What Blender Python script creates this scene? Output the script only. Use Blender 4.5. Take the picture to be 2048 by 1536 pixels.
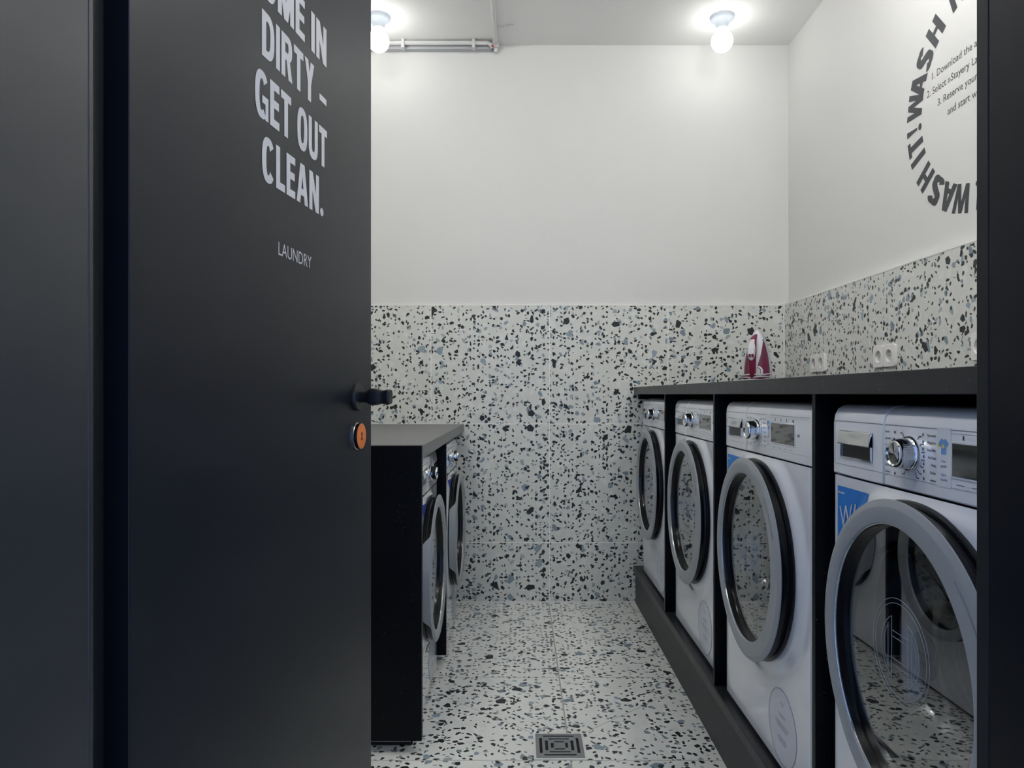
import bpy, bmesh, math, random
from mathutils import Vector, Matrix
from math import sin, cos, pi, sqrt, radians

# ------------------------------------------------------------------ clear
for o in list(bpy.data.objects): bpy.data.objects.remove(o)
S = bpy.context.scene
C = S.collection

# ------------------------------------------------------------------ camera (frame 2048x1536, focal length 1400 px)
FPX = 1400.0
cam_d = bpy.data.cameras.new('camera'); cam = bpy.data.objects.new('camera', cam_d); C.objects.link(cam)
cam.location = (0, 0, 1.054); cam.rotation_euler = (pi/2, 0, 0)
cam_d.sensor_width = 36.0; cam_d.lens = 36.0*FPX/2048
cam_d.shift_x = -16/2048; cam_d.shift_y = 20.5/2048
cam_d.clip_start = 0.02; cam_d.clip_end = 50
S.camera = cam

# ------------------------------------------------------------------ world, exposure
W = bpy.data.worlds.new('world'); S.world = W; W.use_nodes = True
W.node_tree.nodes['Background'].inputs[0].default_value = (0.42, 0.60, 1.0, 1)
W.node_tree.nodes['Background'].inputs[1].default_value = 0.23
S.view_settings.view_transform = 'Standard'; S.view_settings.look = 'None'
S.view_settings.gamma = 1; S.view_settings.use_curve_mapping = False
S.view_settings.exposure = 2.02
BULB = 27.0          # emission strength of every ceiling bulb
BACK_BULBS = 0.12    # the two by the back wall burn weaker
BULB_COLOR = (1.0, 0.99, 0.97)

# ------------------------------------------------------------------ materials
class NT:
    def __init__(s, name):
        s.m = bpy.data.materials.new(name); s.m.use_nodes = True
        s.t = s.m.node_tree; s.b = s.t.nodes['Principled BSDF']
    def n(s, kind, **kw):
        nd = s.t.nodes.new(kind)
        for k, v in kw.items(): setattr(nd, k, v)
        return nd
    def put(s, sock, v):
        if isinstance(v, bpy.types.NodeSocket): s.t.links.new(v, sock)
        elif v is not None: sock.default_value = v
    def math(s, op, a, b=None, c=None, clamp=False):
        nd = s.n('ShaderNodeMath', operation=op); nd.use_clamp = clamp
        s.put(nd.inputs[0], a); s.put(nd.inputs[1], b)
        if c is not None: s.put(nd.inputs[2], c)
        return nd.outputs[0]
    def mix(s, f, a, b):
        nd = s.n('ShaderNodeMix', data_type='RGBA')
        s.put(nd.inputs[0], f); s.put(nd.inputs[6], a); s.put(nd.inputs[7], b)
        return nd.outputs[2]
    def xyz(s):
        g = s.n('ShaderNodeNewGeometry'); sp = s.n('ShaderNodeSeparateXYZ')
        s.put(sp.inputs[0], g.outputs['Position']); return sp.outputs
    def comb(s, x, y, z=0.0):
        nd = s.n('ShaderNodeCombineXYZ'); s.put(nd.inputs[0], x); s.put(nd.inputs[1], y); s.put(nd.inputs[2], z)
        return nd.outputs[0]

def mat(name, col, rough=0.5, metal=0.0, coat=0.0, spec=None, emis=None, es=0, trans=0, ior=1.5, bump=None, vary=None, alpha=1):
    m = NT(name); b = m.b
    b.inputs['Base Color'].default_value = (*col, 1); b.inputs['Roughness'].default_value = rough
    b.inputs['Metallic'].default_value = metal; b.inputs['Coat Weight'].default_value = coat
    b.inputs['Coat Roughness'].default_value = 0.04
    if spec is not None: b.inputs['Specular IOR Level'].default_value = spec
    b.inputs['Transmission Weight'].default_value = trans; b.inputs['IOR'].default_value = ior
    b.inputs['Alpha'].default_value = alpha
    if emis: b.inputs['Emission Color'].default_value = (*emis, 1); b.inputs['Emission Strength'].default_value = es
    tc = m.n('ShaderNodeTexCoord')
    if bump:
        nz = m.n('ShaderNodeTexNoise'); nz.inputs['Scale'].default_value = bump[0]; nz.inputs['Detail'].default_value = 4
        m.put(nz.inputs['Vector'], tc.outputs['Object'])
        bp = m.n('ShaderNodeBump'); bp.inputs['Strength'].default_value = bump[1]; bp.inputs['Distance'].default_value = bump[2]
        m.put(bp.inputs['Height'], nz.outputs[0]); m.put(b.inputs['Normal'], bp.outputs[0])
    if vary:
        nz = m.n('ShaderNodeTexNoise'); nz.inputs['Scale'].default_value = vary[0]; nz.inputs['Detail'].default_value = 5
        m.put(nz.inputs['Vector'], tc.outputs['Object'])
        f = m.math('MULTIPLY', nz.outputs[0], vary[1])
        m.put(b.inputs['Base Color'], m.mix(f, (*col, 1), (*vary[2], 1)))
        if len(vary) > 3: m.put(b.inputs['Roughness'], m.math('MULTIPLY_ADD', nz.outputs[0], vary[3], rough-vary[3]/2))
    return m.m

def terrazzo(name, ax, joints):
    """ax: which world axes give u,v; joints(m,u,v) -> (grout mask, u tile id, v tile id)"""
    m = NT(name); p = m.xyz(); u, v = p[ax[0]], p[ax[1]]
    g, iu, iv = joints(m, u, v)
    uu = m.math('ADD', u, m.math('MULTIPLY', iu, 7.13)); vv = m.math('ADD', v, m.math('MULTIPLY', iv, 5.37))
    base = m.comb(uu, vv)
    def chips(scale, off, prob, size, asp):
        """random convex pentagons, one per Voronoi cell; returns mask and a random value"""
        o = m.n('ShaderNodeVectorMath', operation='ADD'); m.put(o.inputs[0], base); o.inputs[1].default_value = (off, off*.7, 0)
        v = m.n('ShaderNodeTexVoronoi', voronoi_dimensions='2D', feature='F1'); v.inputs['Scale'].default_value = scale
        m.put(v.inputs['Vector'], o.outputs[0])
        sp = m.n('ShaderNodeSeparateColor'); m.put(sp.inputs[0], v.outputs['Color'])
        d = m.n('ShaderNodeVectorMath', operation='SUBTRACT'); m.put(d.inputs[0], o.outputs[0]); m.put(d.inputs[1], v.outputs['Position'])
        q = m.n('ShaderNodeSeparateXYZ'); m.put(q.inputs[0], d.outputs[0])
        r1, r2, r3 = sp.outputs
        fr = lambda a, k: m.math('FRACT', m.math('MULTIPLY', a, k))
        ang = m.math('MULTIPLY', fr(r1, 37.7), 6.2832); c = m.math('COSINE', ang); sn = m.math('SINE', ang)
        x = m.math('ADD', m.math('MULTIPLY', q.outputs[0], c), m.math('MULTIPLY', q.outputs[1], sn))
        y = m.math('SUBTRACT', m.math('MULTIPLY', q.outputs[1], c), m.math('MULTIPLY', q.outputs[0], sn))
        y = m.math('MULTIPLY', y, m.math('MULTIPLY_ADD', fr(r2, 51.3), asp, 1.05))
        sz = m.math('MULTIPLY', m.math('MULTIPLY_ADD', m.math('POWER', fr(r3, 29.1), 1.6), 0.75, 0.55), size)
        best = None
        for k, (a, src, f) in enumerate(((8, r1, 11.3), (82, r2, 17.9), (150, r3, 23.3), (215, r1, 71.7), (290, r2, 83.1))):
            rr = m.math('MULTIPLY_ADD', fr(src, f), 0.75, 0.50)
            dt = m.math('ADD', m.math('MULTIPLY', x, cos(radians(a))), m.math('MULTIPLY', y, sin(radians(a))))
            e = m.math('DIVIDE', dt, rr)
            best = e if best is None else m.math('MAXIMUM', best, e)
        ins = m.math('LESS_THAN', best, sz)
        return m.math('MULTIPLY', m.math('LESS_THAN', r1, prob), ins), r3
    cl = m.n('ShaderNodeTexNoise'); cl.inputs['Scale'].default_value = 9; cl.inputs['Detail'].default_value = 3; m.put(cl.inputs['Vector'], base)
    f = 1.24 if ax == (0, 1) else 1.0          # floor colour raised to stand in for stronger light falling on it
    col = m.mix(cl.outputs[0], (0.63*f, 0.64*f, 0.60*f, 1), (0.70*f, 0.71*f, 0.67*f, 1))
    k, r = chips(26, 2.3, 0.55, 0.020, 0.9); col = m.mix(m.math('MULTIPLY', k, 0.45), col, (0.77, 0.78, 0.77, 1))
    k, r = chips(37, 9.1, 0.24, 0.0118, 1.0); col = m.mix(k, col, m.mix(r, (0.22, 0.29, 0.34, 1), (0.42, 0.48, 0.51, 1)))
    k, r = chips(51, 0.0, 0.43, 0.0095, 1.6); col = m.mix(k, col, m.mix(r, (0.012, 0.014, 0.016, 1), (0.022, 0.026, 0.026, 1)))
    k, r = chips(14, 4.7, 0.22, 0.0185, 0.6); col = m.mix(k, col, m.mix(r, (0.18, 0.25, 0.31, 1), (0.30, 0.37, 0.43, 1)))
    k, r = chips(41, 31.7, 0.14, 0.0100, 1.5); col = m.mix(k, col, (0.014, 0.016, 0.018, 1))
    k, r = chips(16, 13.7, 0.16, 0.0180, 0.8); col = m.mix(k, col, (0.015, 0.018, 0.02, 1))
    col = m.mix(g, col, (0.86, 0.86, 0.81, 1) if ax != (0, 1) else (0.42, 0.41, 0.35, 1))
    m.put(m.b.inputs['Base Color'], col)
    m.b.inputs['Roughness'].default_value = 0.33
    return m.m

def grid_joints(u0, v0, pu=0.6, pv=0.6, w=0.0021):
    def f(m, u, v):
        a = m.math('DIVIDE', m.math('SUBTRACT', u, u0), pu); b = m.math('DIVIDE', m.math('SUBTRACT', v, v0), pv)
        da = m.math('MULTIPLY', m.math('ABSOLUTE', m.math('SUBTRACT', a, m.math('ROUND', a))), pu)
        db = m.math('MULTIPLY', m.math('ABSOLUTE', m.math('SUBTRACT', b, m.math('ROUND', b))), pv)
        g = m.math('LESS_THAN', m.math('MINIMUM', da, db), w)
        return g, m.math('FLOOR', a), m.math('FLOOR', b)
    return f

def floor_joints(m, u, v):
    a = m.math('DIVIDE', m.math('SUBTRACT', u, 0.146), 0.6)
    da = m.math('MULTIPLY', m.math('ABSOLUTE', m.math('SUBTRACT', a, m.math('ROUND', a))), 0.6)
    vm = m.math('MINIMUM', v, 2.7)
    b = m.math('DIVIDE', m.math('SUBTRACT', vm, 2.605), 0.59)
    db = m.math('MULTIPLY', m.math('ABSOLUTE', m.math('SUBTRACT', b, m.math('ROUND', b))), 0.59)
    g1 = m.math('LESS_THAN', da, 0.0024); g2 = m.math('LESS_THAN', db, 0.0011)
    h = m.math('SUBTRACT', m.math('ABSOLUTE', m.math('SUBTRACT', u, 0.118)), 0.073)
    e1 = m.math('ABSOLUTE', m.math('SUBTRACT', m.math('SUBTRACT', v, 2.172), m.math('MULTIPLY', h, 0.87)))
    k1 = m.math('MULTIPLY', m.math('LESS_THAN', e1, 0.0014), m.math('MULTIPLY', m.math('GREATER_THAN', v, 2.172), m.math('LESS_THAN', v, 2.605)))
    e2 = m.math('ABSOLUTE', m.math('ADD', m.math('SUBTRACT', v, 2.018), m.math('MULTIPLY', h, 1.1)))
    k2 = m.math('MULTIPLY', m.math('LESS_THAN', e2, 0.0014), m.math('MULTIPLY', m.math('LESS_THAN', v, 2.018), m.math('GREATER_THAN', v, 1.425)))
    g = m.math('MAXIMUM', m.math('MAXIMUM', g1, g2), m.math('MAXIMUM', k1, k2))
    return g, m.math('FLOOR', a), m.math('FLOOR', b)

def speckled(name, col, rough, coat=0.0, amount=0.07, spec=0.5):
    """dark laminate with tiny pale specks"""
    m = NT(name); tc = m.n('ShaderNodeTexCoord')
    v = m.n('ShaderNodeTexVoronoi', feature='F1'); v.inputs['Scale'].default_value = 210
    m.put(v.inputs['Vector'], tc.outputs['Object'])
    sp = m.n('ShaderNodeSeparateColor'); m.put(sp.inputs[0], v.outputs['Color'])
    k = m.math('MULTIPLY', m.math('LESS_THAN', sp.outputs[0], amount), m.math('LESS_THAN', v.outputs['Distance'], m.math('MULTIPLY', sp.outputs[1], 0.20)))
    m.put(m.b.inputs['Base Color'], m.mix(m.math('MULTIPLY', k, sp.outputs[2]), (*col, 1), (0.55, 0.58, 0.56, 1)))
    nz = m.n('ShaderNodeTexNoise'); nz.inputs['Scale'].default_value = 30; m.put(nz.inputs['Vector'], tc.outputs['Object'])
    m.put(m.b.inputs['Roughness'], m.math('MULTIPLY_ADD', nz.outputs[0], 0.12, rough-0.06))
    m.b.inputs['Coat Weight'].default_value = coat; m.b.inputs['Specular IOR Level'].default_value = spec
    return m.m

def brushed(name, col, rough, scale=(1, 1, 60), metal=0.0, rv=0.06, spec=0.5):
    m = NT(name); tc = m.n('ShaderNodeTexCoord'); mp = m.n('ShaderNodeMapping')
    mp.inputs['Scale'].default_value = scale; m.put(mp.inputs[0], tc.outputs['Object'])
    nz = m.n('ShaderNodeTexNoise'); nz.inputs['Scale'].default_value = 4; nz.inputs['Detail'].default_value = 6
    m.put(nz.inputs['Vector'], mp.outputs[0])
    m.put(m.b.inputs['Roughness'], m.math('MULTIPLY_ADD', nz.outputs[0], rv, rough-rv/2))
    m.b.inputs['Specular IOR Level'].default_value = spec
    m.b.inputs['Base Color'].default_value = (*col, 1); m.b.inputs['Metallic'].default_value = metal
    return m.m

M = dict(
    paint=mat('white_wall_paint', (0.69, 0.69, 0.675), 0.75, bump=(35, .15, .002), vary=(3, .35, (0.66, 0.66, 0.645))),
    ceil=mat('ceiling_paint', (0.89, 0.89, 0.87), 0.8, bump=(30, .15, .002), vary=(2, .4, (0.86, 0.86, 0.84))),
    t_back=terrazzo('terrazzo_back', (0, 2), grid_joints(-0.4506, 0.3037)),
    t_side=terrazzo('terrazzo_side', (1, 2), grid_joints(2.496, 0.3037, w=0.0009)),
    t_floor=terrazzo('terrazzo_floor', (0, 1), floor_joints),
    trim=mat('pale_tile_trim', (0.80, 0.80, 0.77), 0.4),
    black=speckled('black_speckled_laminate', (0.0012, 0.0020, 0.0045), 0.36, spec=0.15),
    slab=speckled('dark_worktop', (0.022, 0.024, 0.028), 0.36, amount=0.12, spec=0.35),
    riser=brushed('charcoal_riser', (0.022, 0.025, 0.028), 0.42, (2, 1, 20), spec=0.3),
    greytop=brushed('grey_worktop', (0.115, 0.116, 0.118), 0.30, (3, 3, 3)),
    door=mat('black_door_paint', (0.008, 0.0105, 0.017), 0.34, spec=0.34, vary=(5, .5, (0.011, 0.0135, 0.020), .06), bump=(300, .05, .0004)),
    frame=brushed('black_frame_paint_lit', (0.026, 0.029, 0.035), 0.30, (40, 40, 1), spec=0.75),  # lighter copy of the frame paint, light on the left jamb put into its colour
    frame_shaded=brushed('black_frame_paint_shaded', (0.0035, 0.0048, 0.009), 0.40, (40, 40, 1), spec=0.25),  # same frame paint darkened, shade on the right jamb put into its colour
    framedark=mat('black_rebate', (0.004, 0.005, 0.008), 0.6),
    vinyl=mat('white_vinyl', (0.74, 0.74, 0.76), 0.5),
    vinyld=mat('charcoal_vinyl', (0.042, 0.046, 0.052), 0.45),
    handle=mat('matt_black_handle', (0.012, 0.013, 0.016), 0.32),
    orange=mat('orange_disc', (1.0, 0.27, 0.07), 0.5),
    dark=mat('dark_hole', (0.004, 0.004, 0.005), 0.7),
    steel=mat('steel', (0.52, 0.54, 0.55), 0.28, 1.0, bump=(90, .05, .0005)),
    steeldull=mat('drain_steel', (0.42, 0.43, 0.45), 0.35, 1.0, vary=(20, .5, (0.33, 0.34, 0.36))),
    white=mat('white_enamel', (0.80, 0.83, 0.90), 0.16, coat=1.0),
    whitep=mat('white_panel_plastic', (0.80, 0.83, 0.89), 0.20, coat=1.0),
    silver=mat('satin_silver_plastic', (0.33, 0.355, 0.375), 0.40, 0.0),
    gloss=mat('gloss_black_plastic', (0.004, 0.005, 0.007), 0.18, spec=0.32),
    chrome=mat('chrome', (0.78, 0.80, 0.82), 0.06, 1.0, bump=(60, .05, .0006)),
    glass=mat('door_glass', (0.92, 0.94, 0.97), 0.0, trans=1.0, ior=1.8, spec=0.5),
    bowl=mat('bowl_glass', (0.80, 0.85, 0.90), 0.01, trans=1.0, ior=1.5),
    drum=mat('drum_metal', (0.06, 0.065, 0.075), 0.35, 0.6),
    lcd=mat('display_glass', (0.055, 0.058, 0.052), 0.05, coat=1.0),
    ink=mat('print_grey', (0.06, 0.065, 0.075), 0.5),
    inkl=mat('print_pale_grey', (0.22, 0.25, 0.32), 0.5),
    inkb=mat('print_blue', (0.05, 0.12, 0.42), 0.5),
    bluep=mat('light_blue_print', (0.16, 0.36, 0.70), 0.5),
    cyan=mat('blue_sticker', (0.01, 0.20, 0.66), 0.4),
    navy=mat('navy_sticker', (0.012, 0.045, 0.30), 0.4),
    yellow=mat('yellow_print', (0.80, 0.66, 0.18), 0.5),
    film=mat('clear_film', (0.62, 0.66, 0.74), 0.12),
    groove=mat('panel_groove', (0.20, 0.22, 0.26), 0.5),
    socket=mat('socket_plastic', (0.82, 0.81, 0.79), 0.3),
    socketin=mat('socket_inside', (0.62, 0.62, 0.60), 0.35),
    porcelain=mat('lamp_porcelain', (0.55, 0.60, 0.66), 0.3),
    bulb=mat('glowing_bulb', (1, 1, 1), 0.3, emis=BULB_COLOR, es=BULB),
    bulbdim=mat('glowing_bulb_dimmer', (1, 1, 1), 0.3, emis=BULB_COLOR, es=BULB*BACK_BULBS),
    pipe=mat('white_pipe', (0.62, 0.62, 0.61), 0.5),
    pipeg=mat('grey_duct', (0.46, 0.47, 0.49), 0.5),
    red=mat('red_paint', (0.45, 0.05, 0.05), 0.5),
    magenta=mat('magenta_plastic', (0.15, 0.006, 0.050), 0.22, coat=0.5),
    magentad=mat('deep_red_plastic', (0.16, 0.006, 0.035), 0.25, coat=0.3),
    ironw=mat('iron_white_plastic', (0.72, 0.70, 0.76), 0.25),
    cord=mat('cord_fabric', (0.62, 0.62, 0.64), 0.7, vary=(220, .8, (0.25, 0.25, 0.28))),
    emblem=mat('etched_line', (0.34, 0.38, 0.44), 0.25),
)

# ------------------------------------------------------------------ mesh helpers
def obj(name, bm, m, parent=None, smooth=False, bevel=0, seg=2, loc=None, sharp=38):
    me = bpy.data.meshes.new(name)
    bmesh.ops.recalc_face_normals(bm, faces=bm.faces)
    bm.to_mesh(me); bm.free()
    o = bpy.data.objects.new(name, me); C.objects.link(o)
    me.materials.append(m)
    if smooth:
        me.polygons.foreach_set('use_smooth', [True]*len(me.polygons))
        try: me.set_sharp_from_angle(angle=radians(sharp))
        except Exception: pass
    if bevel:
        b = o.modifiers.new('bevel', 'BEVEL'); b.width = bevel; b.segments = seg; b.limit_method = 'ANGLE'
        b.harden_normals = False
        if not smooth:
            me.polygons.foreach_set('use_smooth', [True]*len(me.polygons))
            me.set_sharp_from_angle(angle=radians(30)) if hasattr(me, 'set_sharp_from_angle') else None
    if parent: o.parent = parent
    if loc: o.location = loc
    return o

def tag(o, label=None, cat=None, group=None, kind=None):
    if label: o['label'] = label
    if cat: o['category'] = cat
    if group: o['group'] = group
    if kind: o['kind'] = kind
    return o

def thing(name, label, cat, loc=(0, 0, 0), rz=0, group=None, kind=None):
    o = bpy.data.objects.new(name, None); C.objects.link(o); o.empty_display_size = .05
    o.location = loc; o.rotation_euler = (0, 0, rz)
    return tag(o, label, cat, group, kind)

def box(bm, x0, x1, y0, y1, z0, z1):
    v = [bm.verts.new((x, y, z)) for x in (x0, x1) for y in (y0, y1) for z in (z0, z1)]
    for f in ((0, 1, 3, 2), (4, 6, 7, 5), (0, 4, 5, 1), (2, 3, 7, 6), (0, 2, 6, 4), (1, 5, 7, 3)):
        bm.faces.new([v[i] for i in f])
def B(*a):
    bm = bmesh.new()
    if a: box(bm, *a)
    return bm
def loft(bm, rings, cap0=True, cap1=True, closed=True):
    R = [[bm.verts.new(p) for p in r] for r in rings]
    n = len(R[0])
    for a, b in zip(R, R[1:]):
        for i in range(n if closed else n-1):
            j = (i+1) % n
            bm.faces.new((a[i], a[j], b[j], b[i]))
    if cap0: bm.faces.new(R[0])
    if cap1: bm.faces.new(list(reversed(R[-1])))
    return R
def lathe_y(bm, prof, cx=0, cz=0, n=64, cap0=True, cap1=True, loop=False):
    """prof: (radius, y) pairs, turned round the local Y axis"""
    rings = [[(cx+r*cos(2*pi*i/n), y, cz+r*sin(2*pi*i/n)) for i in range(n)] for r, y in prof]
    if loop: rings.append(rings[0]); cap0 = cap1 = False
    if loop:
        R = [[bm.verts.new(p) for p in r] for r in rings[:-1]]; R.append(R[0])
        for a, b in zip(R, R[1:]):
            for i in range(n): bm.faces.new((a[i], a[(i+1) % n], b[(i+1) % n], b[i]))
    else: loft(bm, rings, cap0, cap1)
def lathe_z(bm, prof, n=48, cx=0, cy=0):
    loft(bm, [[(cx+r*cos(2*pi*i/n), cy+r*sin(2*pi*i/n), z) for i in range(n)] for r, z in prof])
def tube(bm, pts, r, n=8, closed=False):
    pts = [Vector(p) for p in pts]; N = len(pts); rings = []; up = None
    for i, p in enumerate(pts):
        a = pts[(i-1) % N] if (closed or i > 0) else p; b = pts[(i+1) % N] if (closed or i < N-1) else p
        t = (b-a).normalized()
        if up is None:
            up = Vector((0, 0, 1)) if abs(t.z) < .9 else Vector((0, 1, 0))
        s = t.cross(up).normalized(); w = s.cross(t).normalized(); up = w
        rings.append([p + (s*cos(2*pi*k/n)+w*sin(2*pi*k/n))*r for k in range(n)])
    if closed:
        R = [[bm.verts.new(q) for q in g] for g in rings]; R.append(R[0])
        for a, b in zip(R, R[1:]):
            for k in range(n): bm.faces.new((a[k], a[(k+1) % n], b[(k+1) % n], b[k]))
    else: loft(bm, rings)
def text_into(bm, s, size, xf, align='LEFT', width=None, thick=0.0002, embolden=0.0, xs=1.0):
    """built-in font; xf maps (x, z, depth) to a 3-D point"""
    cu = bpy.data.curves.new('t', 'FONT'); cu.body = s; cu.size = 1; cu.align_x = align; cu.offset = embolden; cu.resolution_u = 3
    to = bpy.data.objects.new('t', cu); C.objects.link(to)
    bpy.context.view_layer.update()
    dg = bpy.context.evaluated_depsgraph_get()
    me = bpy.data.meshes.new_from_object(to.evaluated_get(dg))
    cap = 0.73
    sc = size/cap
    if width:
        x0 = min(v.co.x for v in me.vertices); x1 = max(v.co.x for v in me.vertices)
        xs = width/((x1-x0)*sc)
    vs = [bm.verts.new(xf(v.co.x*sc*xs, v.co.y*sc, thick)) for v in me.vertices]
    for p in me.polygons:
        try: bm.faces.new([vs[i] for i in p.vertices])
        except ValueError: pass
    bpy.data.objects.remove(to); bpy.data.curves.remove(cu); bpy.data.meshes.remove(me)

# ---- heavy grotesque capitals drawn as strokes / polygons, cap height 1
def arc(cx, cy, rx, ry, a0, a1, n=14):
    return [(cx+rx*cos(radians(a0+(a1-a0)*i/n)), cy+ry*sin(radians(a0+(a1-a0)*i/n))) for i in range(n+1)]
def band(outer, inner):
    return [[outer[i], outer[i+1], inner[i+1], inner[i]] for i in range(len(outer)-1)]
def glyph(ch, w, s, t):
    """polygons of one capital: width w, stem s, bar thickness t"""
    P = []
    R = lambda x0, x1, y0, y1: P.append([(x0, y0), (x1, y0), (x1, y1), (x0, y1)])
    def sup(cx, cy, rx, ry, a0, a1, n=18, e=2.5):
        out = []
        for i in range(n+1):
            a = radians(a0+(a1-a0)*i/n); c, q = cos(a), sin(a)
            out.append((cx+rx*math.copysign(abs(c)**(2/e), c), cy+ry*math.copysign(abs(q)**(2/e), q)))
        return out
    if ch == 'I': R(0, s, 0, 1)
    elif ch == 'L': R(0, s, 0, 1); R(s, w, 0, t)
    elif ch == 'E': R(0, s, 0, 1); R(s, w, 0, t); R(s, w, 1-t, 1); R(s, w*.94, .5-t/2+.02, .5+t/2+.02)
    elif ch == 'T': R(0, w, 1-t, 1); R(w/2-s/2, w/2+s/2, 0, 1-t)
    elif ch == 'H': R(0, s, 0, 1); R(w-s, w, 0, 1); R(s, w-s, .5-t/2+.02, .5+t/2+.02)
    elif ch == 'N':
        R(0, s*.95, 0, 1); R(w-s*.95, w, 0, 1); P.append([(0, 1), (s*1.05, 1), (w, 0), (w-s*1.05, 0)])
    elif ch == 'M':
        R(0, s*.92, 0, 1); R(w-s*.92, w, 0, 1); k = s*1.25
        P.append([(0, 1), (k, 1), (w/2+s*.45, 0), (w/2-s*.45, 0)]); P.append([(w-k, 1), (w, 1), (w/2+s*.45, 0), (w/2-s*.45, 0)])
    elif ch == 'A':
        q = s*.62; P.append([(0, 0), (s*1.02, 0), (w/2+q*.45, 1), (w/2-q, 1)]); P.append([(w-s*1.02, 0), (w, 0), (w/2+q, 1), (w/2-q*.45, 1)])
        R(w*.22, w*.78, .21, .21+t*.95)
    elif ch == 'Y':
        P.append([(0, 1), (s*1.1, 1), (w/2+s*.35, .42), (w/2-s*.5, .42)]); P.append([(w-s*1.1, 1), (w, 1), (w/2+s*.5, .42), (w/2-s*.35, .42)])
        R(w/2-s/2, w/2+s/2, 0, .45)
    elif ch == 'W':
        q = s*.9; a = w*.25; m = w/2
        P.append([(0, 1), (q, 1), (a+q*.42, 0), (a-q*.5, 0)]); P.append([(a-q*.42, 0), (a+q*.5, 0), (m+q*.45, 1), (m-q*.45, 1)])
        P.append([(m-q*.45, 1), (m+q*.45, 1), (w-a+q*.42, 0), (w-a-q*.5, 0)]); P.append([(w-a-q*.42, 0), (w-a+q*.5, 0), (w, 1), (w-q, 1)])
    elif ch == '!':
        P.append([(s*.08, 1), (s*.98, 1), (s*.72, .3), (s*.34, .3)]); P.append(arc(s*.53, s*.46, s*.5, s*.46, 0, 360, 20)[:-1])
    elif ch == '.': P.append(arc(s*.55, s*.5, s*.55, s*.52, 0, 360, 20)[:-1])
    elif ch == '-': R(0, w, .30, .30+t*.9)
    elif ch == 'O': P += band(sup(w/2, .5, w/2, .515, 0, 360, 40), sup(w/2, .5, w/2-s, .515-t, 0, 360, 40))
    elif ch == 'U':
        R(0, s, .3, 1); R(w-s, w, .3, 1); P += band(sup(w/2, .32, w/2, .335, 180, 360, 20), sup(w/2, .32, w/2-s, .335-t, 180, 360, 20))
    elif ch == 'C' or ch == 'G':
        a0, a1 = (38, 322) if ch == 'C' else (38, 305)
        P += band(sup(w/2, .5, w/2, .515, a0, a1, 40), sup(w/2, .5, w/2-s, .515-t, a0, a1, 40))
        if ch == 'G': R(w-s*.72, w, 0, .5); R(w*.52, w, .5-t*.9, .5); 
    elif ch == 'D':
        R(0, s, 0, 1); R(s, w*.45, 0, t); R(s, w*.45, 1-t, 1)
        P += band(sup(w*.45, .5, w*.55, .5, -90, 90, 24), sup(w*.45, .5, w*.55-s, .5-t, -90, 90, 24))
    elif ch == 'R':
        R(0, s, 0, 1); R(s, w*.55, 1-t, 1); R(s, w*.55, .42, .42+t)
        P += band(sup(w*.55, .71, w*.42, .29, -90, 90, 20), sup(w*.55, .71, w*.42-s, .29-t, -90, 90, 20))
        P.append([(w*.45, .42), (w*.45+s*.9, .44), (w, 0), (w-s*1.05, 0)])
    elif ch == 'S':
        # centre line of an S, thickened
        c = sup(w/2, .735, w/2-s*.5, .265-t*.45, 18, 270, 22, 2.2); d = sup(w/2, .265, w/2-s*.5, .265-t*.45, 90, -162, 22, 2.2)
        c = c[:-3] + [(w*.33, .575), (w*.5, .51), (w*.67, .44)] + d[4:]
        L, Q = [], []
        for i, p in enumerate(c):
            a = c[max(i-1, 0)]; b = c[min(i+1, len(c)-1)]
            dx, dy = b[0]-a[0], b[1]-a[1]; l = sqrt(dx*dx+dy*dy) or 1
            h = (s*abs(dy)/l + t*abs(dx)/l)/2
            L.append((p[0]-dy/l*h, p[1]+dx/l*h)); Q.append((p[0]+dy/l*h, p[1]-dx/l*h))
        P += band(L, Q)
    return P
ADV = {'W': .95, 'A': .70, 'S': .66, 'H': .70, 'I': .2, 'T': .58, '!': .2, 'C': .62, 'O': .64, 'M': .80, 'E': .50, 'N': .64, 'D': .63, 'R': .62, 'Y': .62, '-': .50, 'G': .66, 'U': .62, 'L': .48, '.': .2, ' ': .20}
def put_polys(bm, polys, xf, sub=False):
    for ip, p in enumerate(polys):
        pts = p
        if sub:
            pts = []
            for i in range(len(p)):
                a, b = p[i], p[(i+1) % len(p)]
                k = 3 if (abs(a[0]-b[0])+abs(a[1]-b[1])) > .2 else 1
                for j in range(k): pts.append((a[0]+(b[0]-a[0])*j/k, a[1]+(b[1]-a[1])*j/k))
        v = [bm.verts.new(xf(x, y, (ip % 7)*.00001)) for x, y in pts]
        try: bm.faces.new(v)
        except ValueError: pass
def line_polys(s, stem, bar, gap=.085):
    out = []; x = 0
    for ch in s:
        w = ADV[ch]
        if ch in 'I!.': w = stem if ch != '.' else stem*1.1
        if ch != ' ':
            out += [[(px+x, py) for px, py in p] for p in glyph(ch, w, stem, bar)]
        x += w+gap
    return out, x-gap

# ------------------------------------------------------------------ THE ROOM
XL, XR, YB = -0.98, 1.364, 3.556            # painted faces of left, right and back wall
TX, TY = 1.337, 3.544                       # tile faces
ZC, ZT = 2.827, 1.5037                      # ceiling, top of the tiles
YF0, YF1 = 0.50, 0.66                       # front wall (the doorway is in it)
JL, JR = -0.4090, 0.4380                    # faces of the left and right jamb

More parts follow.
